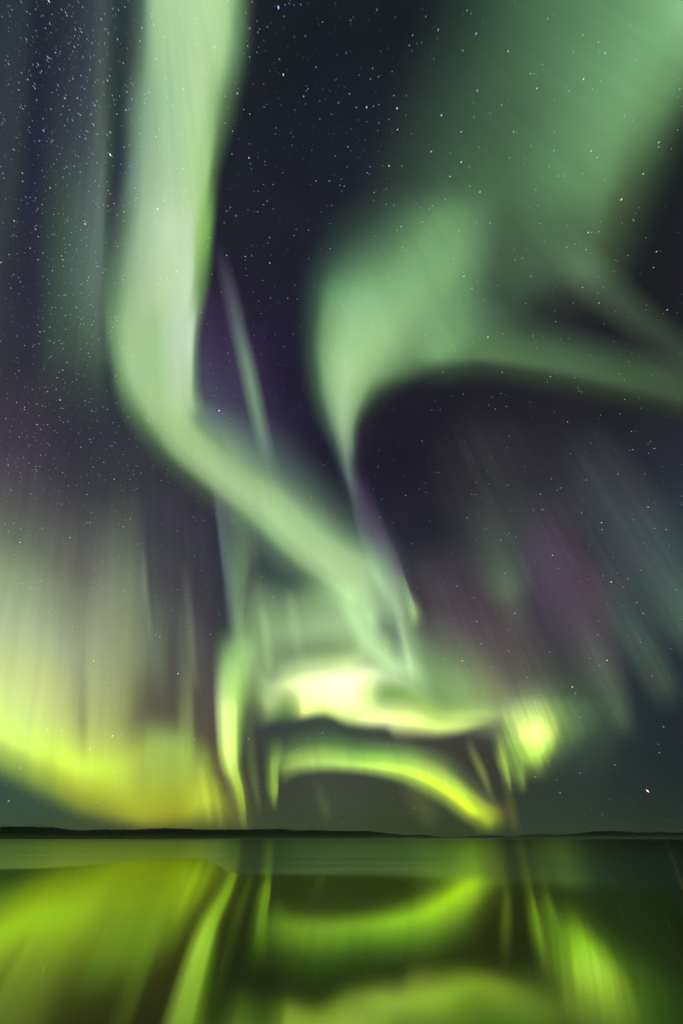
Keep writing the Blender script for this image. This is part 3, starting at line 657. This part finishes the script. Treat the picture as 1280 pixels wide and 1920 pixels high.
def build_hills(label, crest, depth=260.0, trees=900):
    """crest: (x, y of the skyline in the photograph, distance in m)"""
    crest = np.array(crest, float)
    xs = np.arange(crest[0, 0], crest[-1, 0] + 0.1, 4.0)
    k = hermite(crest, 12, 0, False)
    ys = np.interp(xs, k[:, 0], k[:, 1]); D = np.interp(xs, k[:, 0], k[:, 2])
    d = direction(xs, ys)
    h = np.hypot(d[:, 0], d[:, 1]); u = d[:, :2] / h[:, None]
    Z = np.maximum(CAMH + D * d[:, 2] / h - 1.5, 0.3)
    wob = np.convolve(rng.normal(0, 1, len(xs) + 6), np.ones(5) / 5, 'same')[3:-3]
    prof = [(-0.5, -0.6), (-0.46, 0.10), (-0.3, 0.55), (-0.12, 0.90), (0.0, 1.0), (0.2, 0.92), (0.6, 0.5), (1.0, -0.3)]
    V = []
    for i in range(len(xs)):
        for a, b in prof:
            z = Z[i] * b * (1 + 0.03 * wob[i]) if b > 0 else b
            p = u[i] * (D[i] + a * depth)
            V.append((p[0], p[1], z))
    o = mesh_object("hills", np.array(V), grid_faces(len(xs), len(prof)), M_LAND)
    tag(o, label, kind="structure")
    for _ in range(trees):
        f = random.random() * (len(xs) - 1.001); i = int(f); t = f - i
        a = random.choice([0, 0, 0, -0.03, -0.08, -0.15, -0.3, 0.05]) + random.uniform(-0.02, 0.02)
        b = np.interp(a, [q[0] for q in prof], [q[1] for q in prof])
        uu = u[i] * (1 - t) + u[i + 1] * t; p = uu * (D[i] + a * depth); z = Z[i] * b
        hh = random.uniform(1.5, 3.6); ww = hh * random.uniform(0.3, 0.45)
        n0 = len(TREES_V); ph = random.random() * 6
        for lv, (zz, rr_) in enumerate([(-0.6, 0.7), (0.12, 1.0), (0.55, 0.6), (1.0, 0.03)]):
            for q in range(5):
                an = ph + q * 2 * math.pi / 5 + lv * 0.3
                TREES_V.append((p[0] + math.cos(an) * ww * rr_, p[1] + math.sin(an) * ww * rr_, z + zz * hh))
        for lv in range(3):
            for q in range(5):
                TREES_F.append((n0 + lv*5 + q, n0 + lv*5 + (q+1) % 5, n0 + (lv+1)*5 + (q+1) % 5, n0 + (lv+1)*5 + q))

build_hills("low dark wooded ridge along the far shore at the left",
  [(-900,1552,1300),(-300,1550,1300),(0,1550,1300),(45,1550,1320),(90,1551,1350),(122,1555,1400),(150,1557,1450),(200,1555,1500),(240,1556,1500),(300,1553,1500),
   (345,1554,1550),(400,1555,1600),(455,1555,1650),(520,1554,1700),(562,1557,1750),(590,1556,1800),(640,1560,1900),(700,1566,2000),(750,1570,2100)], trees=2600)
build_hills("faint wooded ridge in the middle of the far shore",
  [(590,1560,2500),(625,1558,2500),(650,1558,2500),(680,1558,2500),(705,1560,2550),(740,1564,2600),(760,1566,2600),(785,1565,2650),(815,1568,2700),(835,1570.3,2700)], trees=900)
build_hills("pale distant wooded ridge on the right far shore",
  [(834,1570.3,3200),(862,1569,3200),(880,1567,3200),(905,1566,3200),(935,1567,3200),(960,1568,3200),(985,1565,3200),(1015,1564,3200),(1045,1565,3200),(1065,1564,3200),
   (1090,1561,3200),(1120,1558,3200),(1150,1558,3200),(1185,1560,3200),(1210,1561,3200),(1232,1559,3200),(1255,1561,3200),(1300,1561,3200),(1500,1558,3200),(2100,1560,3200)], trees=2400)
o = mesh_object("forest", np.array(TREES_V), TREES_F, M_TREE)
tag(o, "dark conifer forest covering the low ridges of the far shore", "forest", kind="stuff")

# ------------------------------------------------------------------ haze over the lake
def volume_box(name, label, lo, hi, density, colour):
    x0, y0, z0 = lo; x1, y1, z1 = hi
    V = [(x, y, z) for z in (z0, z1) for x, y in ((x0, y0), (x1, y0), (x1, y1), (x0, y1))]
    Fc = [(3, 2, 1, 0), (4, 5, 6, 7), (0, 1, 5, 4), (1, 2, 6, 5), (2, 3, 7, 6), (3, 0, 4, 7)]
    m = bpy.data.materials.new(name)
    nt, N, L = nodes_of(m)
    vo = N.new("ShaderNodeVolumePrincipled"); ou = N.new("ShaderNodeOutputMaterial")
    vo.inputs["Color"].default_value = (*colour, 1); vo.inputs["Density"].default_value = density
    vo.inputs["Anisotropy"].default_value = 0.2
    L.new(vo.outputs[0], ou.inputs["Volume"])
    o = mesh_object(name, V, Fc, m, smooth=False)
    tag(o, label, name, kind="stuff")
volume_box("haze", "thin night haze lying over the lake and the far shore", (-4900, -4900, -1.5), (4900, 4900, 62), 4.5e-5, (0.85, 0.9, 0.8))

def mist_bank():
    lo, hi = (-2600, 450, 0.02), (2600, 2500, 9.0)
    volume_box("mist", "low pale mist lying on the water before the far shore", lo, hi, 0.0, (0.9, 0.93, 0.85))
    nt = bpy.data.materials["mist"].node_tree; N, L = nt.nodes, nt.links
    vo = next(n for n in N if n.type == 'PRINCIPLED_VOLUME')
    ge = N.new("ShaderNodeNewGeometry"); se = N.new("ShaderNodeSeparateXYZ")
    L.new(ge.outputs["Position"], se.inputs[0])
    mr = N.new("ShaderNodeMapRange"); mr.interpolation_type = 'SMOOTHERSTEP'
    mr.inputs[1].default_value = 0.0; mr.inputs[2].default_value = 9.0
    mr.inputs[3].default_value = 0.0004; mr.inputs[4].default_value = 0.0
    L.new(se.outputs[2], mr.inputs[0]); L.new(mr.outputs[0], vo.inputs["Density"])
mist_bank()

# ------------------------------------------------------------------ stars
M_STAR = bpy.data.materials.new("star_light")
nt, N, L = nodes_of(M_STAR)
_a = N.new("ShaderNodeAttribute"); _a.attribute_name = "glow"
_e2 = N.new("ShaderNodeEmission"); _o = N.new("ShaderNodeOutputMaterial")
L.new(_a.outputs["Color"], _e2.inputs[0]); L.new(_e2.outputs[0], _o.inputs[0])
M_STAR.cycles.emission_sampling = 'NONE'
SR = 70000.0

def star_shape(x, y, size, slant=0.0):
    """a short bright dash: a star drawn out by the exposure; eight faced, centre at the origin"""
    d = direction(x, y)
    dx, dy = x - 610, y - 930
    r = math.hypot(dx, dy)
    ln = (0.75 + 2.6 * (r / 950) ** 2) * (0.5 + 0.45 * size); w = 0.5 + 0.34 * size
    tx, ty = dx / r, dy / r
    e = 1.0
    a = (direction(x + tx * e, y + ty * e) - d) * SR; b = (direction(x - ty * e, y + tx * e) - d) * SR
    c = d * np.linalg.norm(b)
    P = [a * ln, b * w, -a * ln, -b * w, c * w, -c * w]
    Fc = [(0, 1, 4), (1, 2, 4), (2, 3, 4), (3, 0, 4), (1, 0, 5), (2, 1, 5), (3, 2, 5), (0, 3, 5)]
    return d * SR + np.array([0, 0, CAMH]), P, Fc

def add_star(x, y, size, col, strength, label=None):
    c, P, Fc = star_shape(x, y, size)
    o = mesh_object("star", np.array(P), Fc, M_STAR, smooth=False)
    o.location = tuple(c)
    set_glow(o, np.tile(np.array(col) * strength, (6, 1)))
    if label: tag(o, label, "star")
    else: tag(o, "small pale star among the many scattered over the night sky", "star", "pale stars scattered over the sky")

WH, BL, WA, RE = (0.9, 0.95, 1.0), (0.45, 0.6, 1.0), (1.0, 0.8, 0.6), (1.0, 0.5, 0.3)
STARS = """92 2 1.5 w;126 29 1 w;190 36 1.2 b;141 53 1 b;220 74 1 b;90 107 1.3 b;82 245 1.4 b;122 184 1.3 a;202 151 1.2 w;17 120 1 w;62 121 1 b
531 140 1.6 w;468 53 1 w;468 107 1 w;569 181 1.3 b;445 175 1.3 w;279 173 1 w;214 187 1 b;181 189 1 b;148 213 1 w;151 216 .9 w;176 234 1.1 w;207 248 1.2 w;161 260 1.2 b
162 245 .9 w;296 392 1.5 w;308 376 1.1 w;160 420 1.5 w;27 414 1.3 a;66 425 .9 b;103 440 1 b;131 459 1 w;118 487 1.1 w;72 487 1.1 w;1 492 1.3 w;8 334 1.1 b;436 246 1 w
467 296 1.4 w;512 346 1 b;494 346 1 b;425 396 1.1 b;442 405 1 a;425 479 1.2 w;460 481 1.2 w;472 480 1 b;506 493 1.3 w;331 509 1.2 w;215 596 1 w;144 577 1.1 w
821 56 1.3 b;892 63 1.5 b;767 85 1 w;867 95 1 w;952 96 1.2 w;694 148 1 a;655 176 1 w;687 201 1.5 w;744 203 1.6 w;738 179 1 w;827 216 1.5 a;745 243 1.3 w;710 231 1 b
729 224 1 b;894 170 1.2 w;888 220 1 b;864 247 1.2 w;1006 166 1.3 w;1093 148 1.3 w;940 197 1 w;808 284 1.3 w;729 311 1.6 a;864 304 1.5 w;843 331 1.3 w;899 360 1.3 w
880 349 1 w;688 324 1.2 b;962 247 1.3 b;1107 283 1.3 w;1119 295 1 w;1234 267 1.2 w;1205 326 1.2 w;1164 374 1.7 a;1046 330 1 b;1056 330 1 b;1102 436 1.4 w;1108 436 .9 w
1230 472 1.2 w;752 425 1.2 w;860 433 1 w;754 463 1 w;810 386 1 w;738 385 .9 w;869 518 1.4 w;884 541 1.1 w;995 518 1 w;965 487 1.1 b;979 484 .9 w;1091 539 1.1 w
1122 568 1.2 a;1250 581 1.4 b;914 632 1.6 w;906 563 1 w;1041 603 1 w;699 611 1 w;999 630 1 w;1 639 1.1 b;32 630 1 b;118 694 1.2 a;113 750 1.4 a;70 796 1.2 a
160 752 1 w;122 718 1 b;402 742 1 w;427 662 1.1 a;313 805 1.2 w;202 768 1 w;279 789 1.1 w;68 880 1.1 b;69 884 1 b;86 853 1 b;244 899 1 w;164 927 1 w;132 1008 1.1 w
169 980 1.1 w;38 1017 1.3 w;260 1020 1.1 w;500 875 1 w;607 953 1.1 w;176 1068 1 w;512 1119 1.2 w;195 867 1 w;302 901 1 w;439 1020 1 w;386 1096 1 w;830 698 1.1 w
1031 706 1.2 a;941 698 1.1 w;825 768 1 w;928 767 1 w;868 739 1 w;949 762 1 w;1063 791 1.1 w;954 817 1 w;791 827 1.1 a;823 886 1.1 b;760 929 1.1 w;712 970 1.2 w
875 971 1.1 w;1050 915 1 w;1098 900 1 w;1214 951 1.4 b;1127 980 1.2 w;1128 993 1 w;1248 993 1 w;1185 843 1.2 b;1226 841 1.2 b;1215 850 1 b;1035 1041 1.3 w
1145 1091 1.5 w;1129 1080 .9 w;938 1013 1.1 w;846 1038 1 w;946 1075 1.1 w;964 1150 1.2 w;893 1165 1.2 w;1205 1150 1.1 w;902 1207 1.1 w;1072 1288 1.5 w;1078 1300 1 w
866 1239 1.4 w;834 1236 1.1 w;953 1221 1 w;1137 1238 1.4 w;1123 1248 1 w;987 1270 1 w;334 1263 1.6 w;176 1239 1.3 w;166 1253 1 w;211 1380 1.5 w;169 1404 1.2 w;117 1370 1.1 w
89 1367 1.1 w;89 1398 1.1 w;276 1425 1 w;138 1345 1 w;445 1392 1 w;604 1374 1.1 w;558 1404 1 w;466 1386 1.1 w;17 1502 1.2 w;425 1275 1.1 a;767 1416 1.1 w;727 1396 1.1 w
1243 1363 1.1 b;1049 1486 1 w;771 1472 .9 w;1152 1434 .8 w"""
cm = {'w': WH, 'b': BL, 'a': WA}
add_star(1213, 1483, 2.3, RE, 3.0, "tiny orange red star alone low above the right shore")
add_star(207, 290, 2.3, BL, 2.2, "brightest blue white star left of the tall pale green ribbon")
add_star(522, 14, 2.0, (0.35, 0.45, 1.0), 2.0, "deep blue star at the top edge right of the tall ribbon")
add_star(411, 770, 2.0, (0.75, 0.75, 1.0), 1.8, "bluish white star where the ribbon bends into its diagonal tail")
count = 4
for rec in STARS.replace("\n", ";").split(";"):
    x, y, s_, c_ = rec.split(); s_ = float(s_)
    add_star(float(x), float(y), s_, cm[c_], 0.28 + 1.1 * max(s_ - 0.9, 0.05)); count += 1

def star_density(x, y):
    d = 0.45 + 0.9 * math.exp(-((x - 130) / 150) ** 2) * (1 if y < 1000 else 0.4) + 0.3 * math.exp(-((x - 500) / 160) ** 2)
    if y > 1350: d *= 0.25
    elif y > 1150: d *= 0.6
    if x > 800 and y < 600: d *= 0.6
    return d
def random_spot():
    while True:
        x, y = random.uniform(-60, 1340), random.uniform(-60, 1545)
        if random.random() * 1.7 < star_density(x, y): return x, y
def random_colour():
    q = random.random()
    return BL if q < 0.42 else ((0.6, 0.72, 1.0) if q < 0.75 else (WA if q < 0.82 else WH))
while count < 300:
    x, y = random_spot(); add_star(x, y, random.uniform(0.8, 1.05), random_colour(), random.uniform(0.3, 0.6)); count += 1

SV, SF, SG = [], [], []
for k in range(5000):
    x, y = random_spot() if k < 3800 else (random.gauss(125, 70), random.uniform(-60, 900)); s_ = random.uniform(0.25, 0.9)
    c, P, Fc = star_shape(x, y, s_)
    n0 = len(SV)
    g = np.array(random_colour()) * (0.06 + 0.65 * random.random() ** 3.6)
    SV += [tuple(c + p) for p in P]; SF += [tuple(n0 + i for i in f) for f in Fc]; SG += [g] * 6
o = mesh_object("faint_stars", np.array(SV), SF, M_STAR, smooth=False)
set_glow(o, np.array(SG))
tag(o, "countless faint stars dusting the night sky, densest at the left", "stars", kind="stuff")
